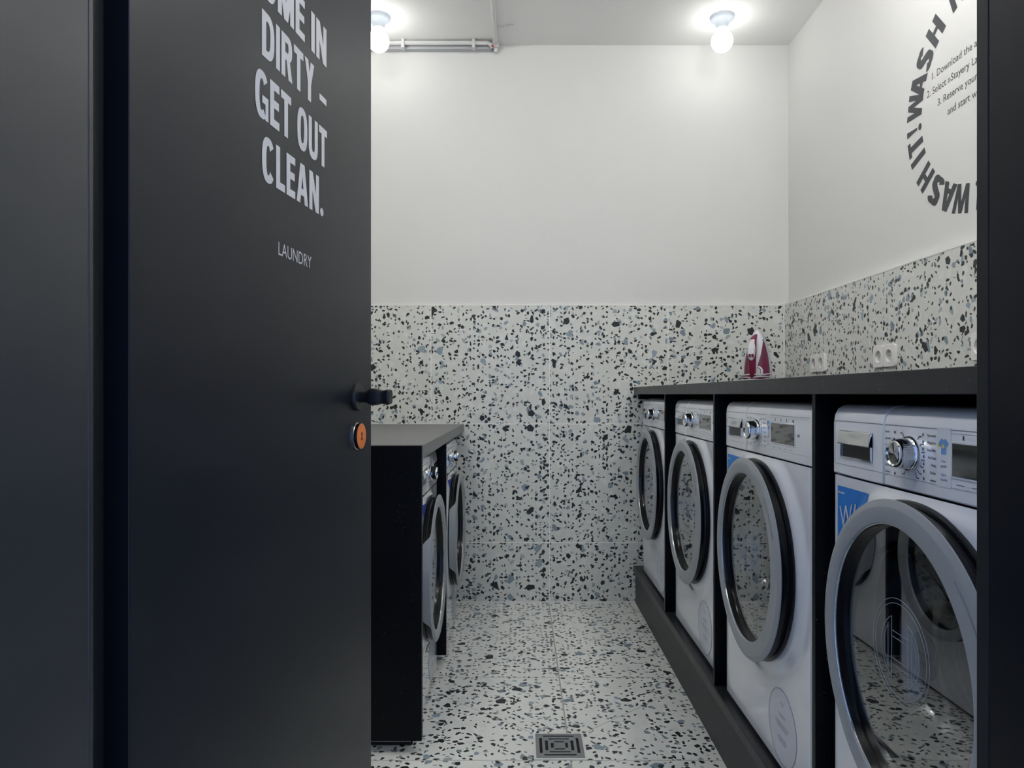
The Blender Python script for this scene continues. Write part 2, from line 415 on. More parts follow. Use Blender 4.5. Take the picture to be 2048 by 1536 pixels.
tag(obj('floor', B(-1.1, 1.5, -0.6, 3.7, -0.05, 0.0), M['t_floor']), kind='structure')
tag(obj('ceiling', B(-1.1, 1.5, 0.5, 3.7, ZC, ZC+.05), M['ceil']), kind='structure')
tag(obj('wall_back', B(-1.1, 1.5, YB, 3.7, 0, ZC), M['paint']), kind='structure')
tag(obj('wall_right', B(XR, 1.5, YF0, YB, 0, ZC), M['paint']), kind='structure')
tag(obj('wall_left', B(-1.1, XL, YF0, YB, 0, ZC), M['paint']), kind='structure')
bm = bmesh.new()
box(bm, XL, JL-.05, YF0, YF1, 0, ZC); box(bm, JR+.05, XR, YF0, YF1, 0, ZC); box(bm, JL-.05, JR+.05, YF0, YF1, 2.20, ZC)
tag(obj('wall_front', bm, M['paint']), kind='structure')
tag(obj('trim_1', B(XL, TX, TY, YB, 0, ZT), M['t_back']), kind='structure', label='terrazzo tile dado along the back wall')
tag(obj('trim_2', B(TX, XR, YF1, TY, 0, ZT), M['t_side']), kind='structure', label='terrazzo tile dado along the right wall')
bm = bmesh.new()
box(bm, XL, TX, TY-.001, YB, ZT, ZT+.006); box(bm, TX-.001, XR, YF1, TY, ZT, ZT+.006)
box(bm, TX-.006, TX, TY-.008, TY, 0, ZT+.004)
box(bm, -.40, .60, TY-.006, TY, 0, .006)
tag(obj('trim_3', bm, M['trim']), kind='structure', label='pale sealant strips at the tile corners and edges')

# door frame: jambs with a rebate, and a head
bm = bmesh.new(); box(bm, JL-.06, JL, .40, .664, 0, 2.14); box(bm, JL-.06, JL-.0, .664, .672, 0, 2.14)
tag(obj('trim_4', bm, M['frame'], bevel=.0015), kind='structure', label='black door jamb at left')
tag(obj('trim_5', B(JL-.06, JL-.019, .672, .72, 0, 2.14), M['framedark'], bevel=.001), kind='structure')
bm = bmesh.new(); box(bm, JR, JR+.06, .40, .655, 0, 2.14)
tag(obj('trim_6', bm, M['frame_shaded'], bevel=.002), kind='structure', label='black door jamb at right')
bm = bmesh.new(); box(bm, JR-.0, JR+.05, .6555, .672, 0, 2.14)
tag(obj('trim_7', bm, M['framedark'], bevel=.001), kind='structure')
tag(obj('trim_8', B(JL-.06, JR+.06, .40, .672, 2.14, 2.20), M['frame'], bevel=.002), kind='structure')

# the open door
ang = math.atan2(1, .125)
D1 = 0.726; HX = -0.5586*D1
door = thing('door_1', 'open matt black door with white lettering', 'door', (HX, D1, 0), ang, kind='structure')
LEN = (1.47-D1)*sqrt(1+.125**2)
obj('door_leaf', B(0, LEN, 0, .042, .008, 2.12), M['door'], door, bevel=.0012)
bm = bmesh.new()
STEM, BAR = .212, .180
for s, x0, x1, zb, h in (('COME IN', .232, .513, 1.6300, .0665), ('DIRTY -', .2807, .513, 1.5420, .0665),
                         ('GET OUT', .261, .515, 1.4508, .0672), ('CLEAN.', .281, .500, 1.3633, .0645)):
    P, w = line_polys(s, STEM, BAR)
    k = (x1-x0)/w
    put_polys(bm, P, lambda x, y, e, x0=x0, k=k, zb=zb, h=h: (x0+x*k, -.0004-e, zb+y*h))
lt = obj('lettering', bm, M['vinyl'], door); lt['label'] = 'large white condensed capitals: COME IN DIRTY - GET OUT CLEAN.'
bm = bmesh.new()
text_into(bm, 'LAUNDRY', .0208, lambda x, z, d: (.3298+x, -.0004, 1.2645+z), width=.1185)
lt = obj('lettering', bm, M['vinyl'], door); lt['label'] = 'small white word LAUNDRY'
# handle: rose, neck, waisted grip
s0 = .661
bm = bmesh.new(); lathe_y(bm, [(.0275, 0), (.0275, -.0055), (.0262, -.0078), (.0, -.0078)][:3], s0, 1.049, 48)
rose = obj('handle_rose', bm, M['handle'], door, smooth=True)
def rsq(cx, y, cz, hx, hz, e=3.2, n=32):
    out = []
    for i in range(n):
        a = 2*pi*i/n; c, q = cos(a), sin(a)
        out.append((cx+hx*math.copysign(abs(c)**(2/e), c), y, cz+hz*math.copysign(abs(q)**(2/e), q)))
    return out
bm = bmesh.new()
prof = [(-.007, .0112, .0112), (-.021, .0112, .0112), (-.024, .0120, .0122), (-.027, .0132, .0146), (-.030, .0140, .0162), (-.034, .0142, .0168),
        (-.041, .0142, .0167), (-.046, .0138, .0158), (-.050, .0132, .0144), (-.054, .0126, .0132), (-.058, .0126, .0130), (-.062, .0132, .0140),
        (-.0665, .0138, .0150), (-.0690, .0136, .0148), (-.0705, .0124, .0134)]
loft(bm, [rsq(s0, y, 1.049, a, b, 2.2 if i < 3 else 3.4) for i, (y, a, b) in enumerate(prof)])
obj('handle_grip', bm, M['handle'], door, smooth=True)
bm = bmesh.new(); lathe_y(bm, [(.0270, 0), (.0270, -.0035), (.0262, -.0045)], s0, .9715, 48)
esc = obj('lock_rose', bm, M['steel'], door, smooth=True)
bm = bmesh.new(); lathe_y(bm, [(.0255, -.0045), (.0258, -.0100), (.0254, -.0108)], s0, .9715, 48)
obj('lock_ring', bm, M['gloss'], esc, smooth=True)
bm = bmesh.new(); lathe_y(bm, [(.0250, -.0106), (.0250, -.0114), (.0246, -.0117)], s0, .9715, 48)
obj('lock_disc', bm, M['orange'], esc, smooth=True)['label'] = 'bright orange disc'
bm = bmesh.new(); lathe_y(bm, [(.0032, -.0116), (.0032, -.0120)], s0, .9762, 20)
box(bm, s0-.0016, s0+.0016, -.0120, -.0116, .9665, .976); box(bm, s0-.0032, s0+.0032, -.0120, -.0116, .9635, .9675)
obj('keyhole', bm, M['dark'], esc)
bm = bmesh.new()
for zz in (.25, 1.85):
    lathe_z(bm, [(.008, zz-.05), (.008, zz+.05)], 16, -.004, .046)
obj('hinge', bm, M['framedark'], door, smooth=True)

# ------------------------------------------------------------------ lamps
def lamp(x, y, label, m='bulb'):
    t = thing('ceiling_lamp', label, 'lamp', (x, y, ZC), 0, 'bare bulb ceiling lamps')
    bm = bmesh.new(); lathe_z(bm, [(.056, 0), (.056, -.006), (.053, -.013), (.046, -.018), (.034, -.028), (.029, -.040), (.0285, -.056), (.025, -.060)], 48)
    obj('lamp_base', bm, M['porcelain'], t, smooth=True)
    bm = bmesh.new(); pr = [(.018, -.052), (.022, -.060), (.028, -.068)]
    for i in range(1, 17):
        a = radians(50 - i*140/17*1.0); pr.append((.0500*cos(a), -.114+.0500*sin(a)))
    pr.append((.002, -.164)); lathe_z(bm, pr, 40)
    obj('bulb', bm, M[m], t, smooth=True)
    return t
lamp(.950, 3.29, 'bare glowing globe bulb in a white holder at right, above the iron corner', 'bulbdim')
lamp(-.665, 3.29, 'bare glowing globe bulb in a white holder, half hidden by the open door', 'bulbdim')
lamp(.950, 2.05, 'bare globe bulb on the ceiling nearer the doorway, above the washing machines')
lamp(-.665, 2.05, 'bare globe bulb on the ceiling nearer the doorway, behind the open door')

lamp(.950, .95, 'added unseen globe bulb just inside the doorway at right, evening out the light')  # unseen bulb row added to spread light and soften the back wall's hot spots
lamp(-.665, .95, 'added unseen globe bulb just inside the doorway at left, evening out the light')

# ------------------------------------------------------------------ pipes and duct
bm = bmesh.new(); box(bm, XL, -.145, YB-.034, YB, ZC-.036, ZC-.0005)
t = tag(obj('cable_duct', bm, M['pipeg'], bevel=.003), 'grey square duct running along the ceiling edge of the back wall', 'duct')
t2 = thing('ceiling_pipe', 'thin white pipe along the top of the back wall with clips', 'pipe', (0, 0, 0))
bm = bmesh.new(); tube(bm, [(XL, YB-.052, ZC-.014), (-.16, YB-.052, ZC-.014), (-.135, YB-.045, ZC-.03)], .011, 14); obj('pipe', bm, M['pipe'], t2, smooth=True)
for xx in (-.585, -.232):
    bm = bmesh.new(); box(bm, xx-.008, xx+.008, YB-.068, YB-.034, ZC-.044, ZC); obj('clip', bm, M['pipe'], t2, bevel=.002)
t3 = thing('ceiling_pipe', 'white pipe crossing the ceiling towards the doorway', 'pipe', (0, 0, 0))
bm = bmesh.new(); tube(bm, [(-.122, YB-.022, ZC-.045), (-.122, YB-.03, ZC-.02), (-.122, YB-.06, ZC-.012), (-.122, .68, ZC-.012)], .0105, 14); obj('pipe', bm, M['pipe'], t3, smooth=True)
bm = bmesh.new(); box(bm, -.138, -.106, YB-.05, YB-.03, ZC-.03, ZC); obj('clip', bm, M['pipe'], t3, bevel=.002)
bm = bmesh.new(); tube(bm, [(-.112, YB-.18, ZC-.006), (-.03, YB-.20, ZC-.003)], .003, 8); obj('wire', bm, M['pipe'], t3, smooth=True)
bm = bmesh.new(); lathe_y(bm, [(.006, YB-.048), (.006, YB-.058)], -.138, ZC-.030, 12); o = obj('connector', bm, M['red'], t3, smooth=True); o['label'] = 'small red connector'

# ------------------------------------------------------------------ right counter
XC = 0.577
ZW = 1.054
tag(obj('worktop', B(XC, TX-.0005, YF1+.001, TY-.001, ZW, ZW+.036), M['slab'], bevel=.0012), 'long dark speckled worktop above the row of washing machines at right', 'worktop')
cf = thing('counter_base', 'black plinth and divider panels carrying the right-hand washing machines', 'counter', (0, 0, 0))
obj('plinth_slab', B(.572, TX-.001, YF1+.001, TY-.0065, .158, .188), M['slab'], cf, bevel=.003)
obj('plinth_riser', B(.583, .601, YF1+.001, TY-.0065, .0005, .158), M['riser'], cf, bevel=.001)
for yf in (2.803, 2.095, 1.386, .678):
    o = obj('divider_panel', B(XC+.001, TX-.002, yf-.016, yf, .188, ZW), M['black'], cf, bevel=.0008)
bm = B(XC+.02, TX-.002, 3.50, 3.542, 1.03, ZW-.0005); obj('filler_strip', bm, M['black'], cf)

# ------------------------------------------------------------------ left counter
bm = bmesh.new(); box(bm, XL+.001, -.2875, 2.0715, TY-.001, .866, .9037); box(bm, -.2870, -.2845, 2.047, TY-.001, .866, .9037)
tag(obj('worktop', bm, M['greytop']), 'low grey worktop on the left with a squared edge, above the two dryers', 'worktop')
cf = thing('counter_base', 'tall black speckled end panel and divider under the low left worktop', 'counter', (0, 0, 0))
obj('end_panel', B(XL+.002, -.2875, 2.046, 2.071, .039, .9037), M['black'], cf, bevel=.002)
obj('divider_panel', B(XL+.002, -.2875, 2.722, 2.746, .039, .866), M['black'], cf, bevel=.001)
bm = bmesh.new(); box(bm, XL+.002, -.323, 2.103, 2.118, .0005, .045); obj('kick_board', bm, M['steel'] and M['slab'], cf, bevel=.001)
for y in (2.734,):
    for x in (-.36, -.9):
        bm = bmesh.new(); lathe_z(bm, [(.011, .0005), (.011, .039)], 20, x, y); obj('levelling_foot', bm, M['framedark'], cf, smooth=True)

# ------------------------------------------------------------------ washing machines
HC = 0.464     # door centre height
def bulge(x, z):
    r = sqrt(x*x+(z-HC)**2)
    k = min(max((.290-r)/.042, 0), 1); y = -.011*(k*k*(3-2*k)); f = min(max((.7135-z)/.022, 0), 1); y *= f*f*(3-2*f)
    e = abs(x)-.289
    if e > 0: y += .010-sqrt(max(.0001-e*e, 0))
    return y
def make_machine(name, label, cat, seam=-.1135, HX_=0.0, K=0.0):
    """seam: x of the drawer edge; HX_, K: sideways shift of the chrome handle and of the knob with its print"""
    t = thing(name, label, cat)
    # body: dished front sheet + shell
    bm = bmesh.new(); nx, nz = 80, 92; x0, x1, z0, z1 = -.299, .299, .012, .7145
    V = {}
    for i in range(nx+1):
        for j in range(nz+1):
            x = x0+(x1-x0)*i/nx; z = z0+(z1-z0)*j/nz
            V[i, j] = bm.verts.new((x, bulge(x, z), z))
    for i in range(nx):
        for j in range(nz):
            x = x0+(x1-x0)*(i+.5)/nx; z = z0+(z1-z0)*(j+.5)/nz
            if sqrt(x*x+(z-HC)**2) < .20: continue
            bm.faces.new((V[i, j], V[i+1, j], V[i+1, j+1], V[i, j+1]))
    for v in [v for v in bm.verts if not v.link_faces]: bm.verts.remove(v)
    box(bm, -.299, -.289, .0101, .56, .012, .7145); box(bm, .289, .299, .0101, .56, .012, .7145); box(bm, -.299, -.289, .061, .56, .7145, .845); box(bm, .289, .299, .061, .56, .7145, .845)
    box(bm, -.289, .289, .061, .56, .838, .845); box(bm, -.289, .289, .55, .56, .012, .838); box(bm, -.289, .289, .018, .55, .012, .02)
    obj('body', bm, M['white'], t, smooth=True)
    for sx in (-.25, .25):
        for sy in (.06, .50):
            bm = bmesh.new(); lathe_z(bm, [(.018, 0), (.018, .013)], 16, sx, sy); obj('foot', bm, M['gloss'], t, smooth=True)
    # control panel and drawer front share one cross-section
    sec = [(.0, .7165), (.0, .812), (.0025, .828), (.008, .8385), (.018, .845), (.035, .848), (.060, .848), (.060, .7165)]
    def prism(bm, xa, xb): loft(bm, [[(x, y, z) for y, z in sec] for x in (xa, xb)])
    bm = bmesh.new(); prism(bm, seam+.001, .299)
    cp = obj('control_panel', bm, M['whitep'], t, bevel=.003)
    bm = bmesh.new(); prism(bm, -.299, seam-.001)
    dr = obj('detergent_drawer', bm, M['whitep'], t, bevel=.003)
    # fine seams across the panel
    bm = bmesh.new(); box(bm, -.292, seam-.0045, -.0004, .0002, .8162, .8170); box(bm, -.292, seam-.0045, -.0004, .0002, .736, .7366)
    box(bm, -.292, -.2915, -.0004, .0002, .7366, .8162); obj('seam', bm, M['groove'], dr)
    bm = bmesh.new(); box(bm, seam+.0035, .285, -.0004, .0002, .8162, .8170); box(bm, seam+.0035, .285, -.0004, .0002, .736, .7364)
    box(bm, .066+K, .282, -.0004, .0002, .8115, .8119); obj('seam', bm, M['groove'], cp)
    # chrome drawer handle: dark recess, hinged flap
    bm = bmesh.new(); box(bm, HX_-.264, HX_-.150, -.0012, .0004, .750, .7995); o = obj('recess', bm, M['gloss'], dr)
    bm = bmesh.new()
    box(bm, HX_-.264, HX_-.150, -.0035, -.0005, .7495, .7525); box(bm, HX_-.264, HX_-.2615, -.0035, -.0005, .7495, .775); box(bm, HX_-.1525, HX_-.150, -.0035, -.0005, .7495, .775)
    fr = obj('handle_rim', bm, M['chrome'], dr)
    bm = bmesh.new(); loft(bm, [[(x, -.001, .8005), (x, -.005, .7995), (x, -.0085, .7760), (x, -.0070, .7750), (x, -.004, .790), (x, -.001, .795)] for x in (HX_-.2645, HX_-.1495)])
    obj('handle', bm, M['chrome'], dr, bevel=.0008)
    # knob
    kx, kz = K-.036, .775
    bm = bmesh.new(); lathe_y(bm, [(.0275, .0), (.0275, -.003), (.0262, -.005), (.0245, -.005)], kx, kz, 48); kb = obj('knob_base', bm, M['chrome'], cp, smooth=True)
    bm = bmesh.new(); n = 96
    def kr(r, y, amp): return [(kx+(r+amp*(1 if i % 2 else -1))*cos(2*pi*i/n), y, kz+(r+amp*(1 if i % 2 else -1))*sin(2*pi*i/n)) for i in range(n)]
    loft(bm, [kr(.0235, -.004, 0), kr(.0233, -.008, .0), kr(.0232, -.009, .00045), kr(.0222, -.020, .00045), kr(.0222, -.021, 0), kr(.0218, -.0255, 0), kr(.0205, -.0275, 0), kr(.0185, -.0278, 0), kr(.0165, -.0255, 0), kr(.002, -.0245, 0)])
    obj('knob', bm, M['chrome'], cp, smooth=True)
    bm = bmesh.new()
    for a, L in ((125, .012), (48, .013), (28, .008), (8, .006), (-12, .006), (-30, .008), (-48, .013), (-62, .017), (-115, .010)):
        c, s_ = cos(radians(a)), sin(radians(a)); r0 = .0305; p = Vector((-s_, 0, c))*.0008; d = Vector((c, 0, s_))
        q0 = Vector((kx, -.0004, kz))+d*r0; q1 = q0+d*L*.55; q2 = q1+Vector((.006 if c > 0 else -.006, 0, 0)); w = Vector((0, 0, .0008))
        bm.faces.new([bm.verts.new(v) for v in (q0-p, q1-p, q1+p, q0+p)]); bm.faces.new([bm.verts.new(v) for v in (q1-w, q2-w, q2+w, q1+w)])
    R7 = ['Baumwolle', 'Pflegeleicht', 'Schnell/Mix', 'Fein/Seide', 'Wolle', 'Decken', 'weitere']
    L7 = ['Hemden', 'Sportswear', 'ExtraKurz', 'Jeans', 'Schnell', 'AllergiePlus', 'Trommel']
    for i, s in enumerate(R7):
        zz = .8040-.0108*i; text_into(bm, s, .0043, lambda x, z, d, zz=zz: (K+.031+x, -.0004, zz+z), 'RIGHT', xs=.80, embolden=.008)
        # tiny programme symbol
        box(bm, K-.0005-.002*(i < 3), K+.0022-.002*(i < 3), -.0005, -.0003, zz, zz+.0042)
    for i, s in enumerate(L7):
        zz = .8040-.0108*i; text_into(bm, s, .0040, lambda x, z, d, zz=zz: (K-.109+x, -.0004, zz+z), 'LEFT', xs=.70, embolden=.006)
    for xx, zz in ((-.079, .8035), (-.081, .7925), (-.079, .738)):
        lathe_y(bm, [(.0022, -.0003), (.0022, -.0005)], K+xx, zz+.002, 12)
    text_into(bm, 'reinigen', .0026, lambda x, z, d: (K-.109+x, -.0004, .7345+z), 'LEFT', xs=.75)
    for i, xx in enumerate((.092, .128, .162, .198)): box(bm, K*.6+xx, K*.6+xx+.003+.004*(i == 3), -.0005, -.0003, .8035, .8095)
    for xx in (.078, .112, .146, .180): box(bm, K*.6+xx, K*.6+xx+.018, -.0005, -.0003, .7415, .7423)
    v = [bm.verts.new(p) for p in ((.226+K/2, -.0004, .773), (.226+K/2, -.0004, .780), (.231+K/2, -.0004, .7765))]; bm.faces.new(v)
    box(bm, .2325+K/2, .2335+K/2, -.0005, -.0003, .773, .780); box(bm, .2345+K/2, .2355+K/2, -.0005, -.0003, .773, .780)
    obj('printed_programmes', bm, M['ink'], cp)
    # favourite sticker: label paper, shirt, arrow, words
    bm = B(K+.0345, K+.0665, -.0008, 0, .735, .8185); st = obj('favourite_label', bm, M['whitep'], cp)
    bm = bmesh.new()
    bm.faces.new([bm.verts.new((K+.0505+x, -.0010, .8+z)) for x, z in ((-.006, -.019), (.006, -.019), (.006, -.007), (.0085, -.0085), (.0115, -.003), (.006, .0025), (.003, .0032), (0, .001), (-.003, .0032), (-.006, .0025), (-.0115, -.003), (-.0085, -.0085), (-.006, -.007))])
    o = obj('shirt_print', bm, M['bluep'], st); o['label'] = 'small light blue shirt print'
    bm = bmesh.new(); bm.faces.new([bm.verts.new((K+.0505+.0028*cos(a*pi/8), -.0013, .7925+.0028*sin(a*pi/8))) for a in range(16)])
    bm.faces.new([bm.verts.new((K+.0392+x, -.0010, .7935+z)) for x, z in ((-.0042, 0), (-.001, .0036), (-.001, .0018), (.003, .0018), (.003, -.0018), (-.001, -.0018), (-.001, -.0036))])
    obj('arrow_print', bm, M['yellow'], st)
    bm = bmesh.new()
    for s, zz in (('Meist', .7695), ('gewählt', .7628), ('User\'s', .7505), ('favourite', .7438)):
        text_into(bm, s, .0040, lambda x, z, d, zz=zz: (K+.0505+x, -.0010, zz+z), 'CENTER', xs=.80)
    obj('blue_words', bm, M['inkb'], st)
    # display
    bm = B(K+.068, min(K+.214, .288), -.0016, .001, .7495, .8015); df = obj('display_frame', bm, M['whitep'], cp, bevel=.001)
    obj('display', B(K+.0715, min(K+.2105, .2845), -.0024, -.001, .753, .7985), M['lcd'], df, bevel=.0008)
    # round clear film sticker low on the front
    bm = bmesh.new(); lathe_y(bm, [(.084, -.0002), (.084, -.0008), (.0835, -.0010)], .138, .107, 64); fs = obj('round_sticker', bm, M['film'], t)
    bm = bmesh.new(); lathe_y(bm, [(.0842, -.0010), (.0842, -.0014), (.0832, -.0014), (.0832, -.0010)], .138, .107, 64, loop=True)
    for zz, w in ((.160, .016), (.155, .012), (.133, .040), (.128, .030), (.112, .078), (.107, .066), (.102, .060), (.080, .046), (.075, .052), (.070, .040)):
        box(bm, .138-w/2, .138+w/2, -.0014, -.0010, zz, zz+.0014)
    obj('sticker_print', bm, M['inkl'], fs)
    # door
    dp = obj('door', door_base(), M['gloss'], t, smooth=True)
    dp['label'] = 'round black-edged door'
    n = 128
    def ring(rx, rz, y, cx=0.0): return [(cx+rx*cos(2*pi*i/n), y, HC+rz*sin(2*pi*i/n)) for i in range(n)]
    bm = bmesh.new()
    OFF = -.0125
    rr = [ring(.235, .238, -.0390), ring(.2400, .2435, -.0390), ring(.2412, .2448, -.0405), ring(.2404, .2440, -.0418), ring(.2295, .2335, -.0458), ring(.2285, .2325, -.0460),
          ring(.1975, .2105, -.0445, OFF), ring(.1935, .2065, -.0430, OFF), ring(.1915, .2045, -.0385, OFF), ring(.1915, .2045, -.0335, OFF)]
    R = [[bm.verts.new(p) for p in r] for r in rr]; R.append(R[0])
    for a, b in zip(R, R[1:]):
        for i in range(n): bm.faces.new((a[i], a[(i+1) % n], b[(i+1) % n], b[i]))
    dring = obj('door_ring', bm, M['silver'], dp, smooth=True, sharp=18); dring['label'] = 'wide satin silver ring'
    # thin bright bead inside the ring
    bm = bmesh.new(); tube(bm, [(OFF+.1925*cos(2*pi*i/96), -.0395, HC+.2055*sin(2*pi*i/96)) for i in range(96)], .0009, 8, True)
    obj('inner_bead', bm, M['chrome'], dp, smooth=True)
    # engraved short groove line on the handle side
    bm = bmesh.new(); tube(bm, [(.2205*cos(radians(a)), -.0460, HC+.2205*sin(radians(a))) for a in range(22, 50, 2)], .0012, 6)
    obj('grip_mark', bm, M['groove'], dp, smooth=True)
    # hinge-side silver cover
    bm = bmesh.new(); rings = []
    A = [142+i for i in range(77)]
    for a in A:
        k = min(max((min(a-142, 218-a)-1)/9, 0), 1); k = k*k*(3-2*k)
        yb = -.038+.023*k; c, s_ = cos(radians(a)), sin(radians(a))
        rings.append([(.2412*c, -.0400, HC+.2440*s_), (.2440*c, yb, HC+.2440*s_), (.238*c, yb, HC+.238*s_), (.238*c, -.0395, HC+.238*s_)])
    loft(bm, rings); obj('hinge_cover', bm, M['silver'], dp, smooth=True)
    # glass pane, printed black border, bowl
    bm = bmesh.new(); loft(bm, [ring(.1890, .2020, -.0255, OFF), ring(.1890, .2020, -.0220, OFF)]); obj('door_glass', bm, M['glass'], dp)
    bm = bmesh.new()
    rr = [ring(.1935, .2065, -.0375, OFF), ring(.1912, .2042, -.0375, OFF), ring(.1885, .2015, -.0262, OFF), ring(.1885, .2015, -.0205, OFF), ring(.168, .180, -.0200, OFF), ring(.164, .176, -.014, OFF), ring(.1935, .2065, -.014, OFF)]
    R = [[bm.verts.new(p) for p in r] for r in rr]; R.append(R[0])
    for a, b in zip(R, R[1:]):
        for i in range(n): bm.faces.new((a[i], a[(i+1) % n], b[(i+1) % n], b[i]))
    obj('glass_border', bm, M['gloss'], dp, smooth=True)
    bm = bmesh.new()
    outr = [(.165, -.018), (.160, .005), (.150, .040), (.138, .070), (.120, .088), (.08, .094), (.002, .095)]
    inn = [(.002, .091), (.08, .090), (.117, .084), (.134, .067), (.146, .038), (.156, .004), (.161, -.018)]
    lathe_y(bm, outr+inn, OFF, HC, 64, loop=True)
    obj('glass_bowl', bm, M['bowl'], dp, smooth=True)
    # emblem etched on the pane: double ring round an armature
    bm = bmesh.new(); y = -.0257; e = lambda x, z: (OFF-.006+x, y, HC+.014+z)
    for r in (.078, .0705): tube(bm, [e(r*cos(2*pi*i/72), r*sin(2*pi*i/72)) for i in range(72)], .00035, 6, True)
    for sx in (-1, 1):
        tube(bm, [e(sx*.0225, -.047), e(sx*.0225, .047)], .00035, 6)
        tube(bm, [e(sx*.033, -.034), e(sx*.033, .034)], .00035, 6)
        tube(bm, [e(sx*.052*cos(radians(a)), .052*sin(radians(a))) for a in range(-64, 65, 4)], .00035, 6)
        tube(bm, [e(sx*.045*cos(radians(a)), .045*sin(radians(a))) for a in range(-42, 43, 4)], .0003, 6)
    for z in (-.0255, -.0165, .0165, .0255): tube(bm, [e(-.0225, z), e(.0225, z)], .00035, 6)
    obj('etched_emblem', bm, M['emblem'], dp, smooth=True)
    # drum
    bm = bmesh.new(); lathe_y(bm, [(.205, -.010), (.215, .03), (.235, .05), (.235, .42), (.20, .44), (.002, .445), (.002, .45), (.205, .45), (.242, .43), (.242, .04), (.222, .02), (.212, -.010)], 0, HC, 64, loop=True)
    obj('drum', bm, M['drum'], t, smooth=True)
    return t
def door_base():
    bm = bmesh.new()
    lathe_y(bm, [(.236, -.0075), (.2420, -.0095), (.2438, -.0150), (.2425, -.0205), (.2370, -.0225), (.2360, -.0275), (.2395, -.0290), (.2400, -.0375), (.2380, -.0385), (.205, -.0380), (.205, -.0075)], 0, HC, 96, loop=True)
    return bm
def copy_tree(o, parent=None):
    c = o.copy(); C.objects.link(c)
    if parent: c.parent = parent
    for ch in list(o.children): copy_tree(ch, c)
    return c
def sticker(t, m, word, small, dx=0.0):
    bm = bmesh.new(); xa, xb, za, zb = -.279+dx, -.159+dx, .590, .6955
    V = {}                                   # follows the dished front
    for i in range(13):
        for j in range(11):
            x = xa+(xb-xa)*i/12; z = za+(zb-za)*j/10; V[i, j] = bm.verts.new((x, min(bulge(x, z), 0)-.0008, z))
    for i in range(12):
        for j in range(10): bm.faces.new((V[i, j], V[i+1, j], V[i+1, j+1], V[i, j+1]))
    s = obj('number_sticker', bm, m, t); s['label'] = small
    bm = bmesh.new(); f = lambda x, z, d: (x, min(bulge(x, z), 0)-.0016, z)
    a = radians(12)
    text_into(bm, word, .042, lambda x, z, d: f(-.268+dx+x*cos(a)-z*sin(a)*.2, .618+z+x*sin(a), d), embolden=.0, xs=.85)
    lathe_y(bm, [(.0024, -.0012), (.0024, -.0016)], -.2725+dx, .6835, 14)
    for k in range(7): box(bm, -.268+dx+k*.0026, -.2662+dx+k*.0026, -.0016, -.0012, .6820, .6848)
    obj('sticker_word', bm, M['ironw'], s)

G1 = 'washing machines under the right worktop'
w1 = make_machine('washing_machine', 'nearest white washing machine with blue W1 sticker, cut off by the right jamb', 'washing machine')
d1 = make_machine('tumble_dryer', 'white tumble dryer', 'dryer', .022, .142, .118)
w2, w3, w4 = copy_tree(w1), copy_tree(w1), copy_tree(w1)
w2['label'] = 'white washing machine second from the doorway, whole round door and blue sticker corner in view'
w3['label'] = 'white washing machine third from the doorway, between two black dividers, no sticker'
w4['label'] = 'farthest white washing machine on the right, next to the back wall'
for w, y, dx in ((w1, 1.037, 0), (w2, 1.733, 0), (w3, 2.415, .004), (w4, 3.122, .004)):
    w.location = (.598+dx, y, .188); w.rotation_euler = (0, 0, -pi/2); w['group'] = G1
d2 = copy_tree(d1)
for w, y, x in ((d1, 2.399, -.320), (d2, 3.072, -.303)):
    w.location = (x, y, 0.0); w.rotation_euler = (0, 0, pi/2); w['group'] = 'tumble dryers under the left worktop'; w['category'] = 'dryer'
d1['label'] = 'white tumble dryer just behind the black end panel on the left, navy T1 sticker'
d2['label'] = 'white tumble dryer by the back wall on the left, beyond the black divider, navy sticker'
sticker(w1, M['cyan'], 'W1', 'bright blue sticker reading W1')
sticker(w2, M['cyan'], 'W2', 'bright blue sticker mostly behind the door')
sticker(d1, M['navy'], 'T1', 'navy blue sticker reading T1', .118)
sticker(d2, M['navy'], 'T2', 'navy blue sticker', .118)

# ------------------------------------------------------------------ sockets on the right wall
def make_socket(label):
    t = thing('wall_socket', label, 'socket')
    # plate with two round wells
    bm = bmesh.new(); loft(bm, [rsq(0, 0, 0, .0755, .0408, 9, 64), rsq(0, -.0075, 0, .0755, .0408, 9, 64)], True, False)
    for sx in (-.03775, .03775):
        N = 64; a = [2*pi*i/N for i in range(N)]
        loft(bm, [rsq(sx, -.0070, 0, .03775, .0408, 12, N), rsq(sx, -.0115, 0, .0368, .0392, 9, N), rsq(sx, -.0118, 0, .0270, .0270, 2, N), rsq(sx, -.0128, 0, .0262, .0262, 2, N),
                  rsq(sx, -.0128, 0, .0225, .0225, 2, N), rsq(sx, -.0118, 0, .0212, .0212, 2, N), rsq(sx, -.0010, 0, .0200, .0200, 2, N)], False, True)
    obj('faceplate', bm, M['socket'], t, smooth=True)
    for sx in (-.03775, .03775):
        bm = bmesh.new(); lathe_y(bm, [(.0196, -.0012), (.0196, -.0018), (.019, -.0020)], sx, 0, 40); w = obj('socket_well', bm, M['socketin'], t, smooth=True)
        bm = bmesh.new()
        for q in (-.0095, .0095): lathe_y(bm, [(.0024, -.0019), (.0024, -.0023)], sx+q, 0, 14)
        obj('pin_hole', bm, M['dark'], w)
    return t
s1 = make_socket('white double wall socket nearest the back corner, beside the iron')
s2 = copy_tree(s1); s2['label'] = 'white double wall socket in the middle of the row above the right worktop'
s3 = copy_tree(s1); s3['label'] = 'white double wall socket half cut off by the right door jamb'
for s, y in ((s1, 3.125), (s2, 2.5545), (s3, 1.985)):
    s.location = (TX, y, 1.193); s.rotation_euler = (0, 0, -pi/2); s['group'] = 'double sockets above the right worktop'

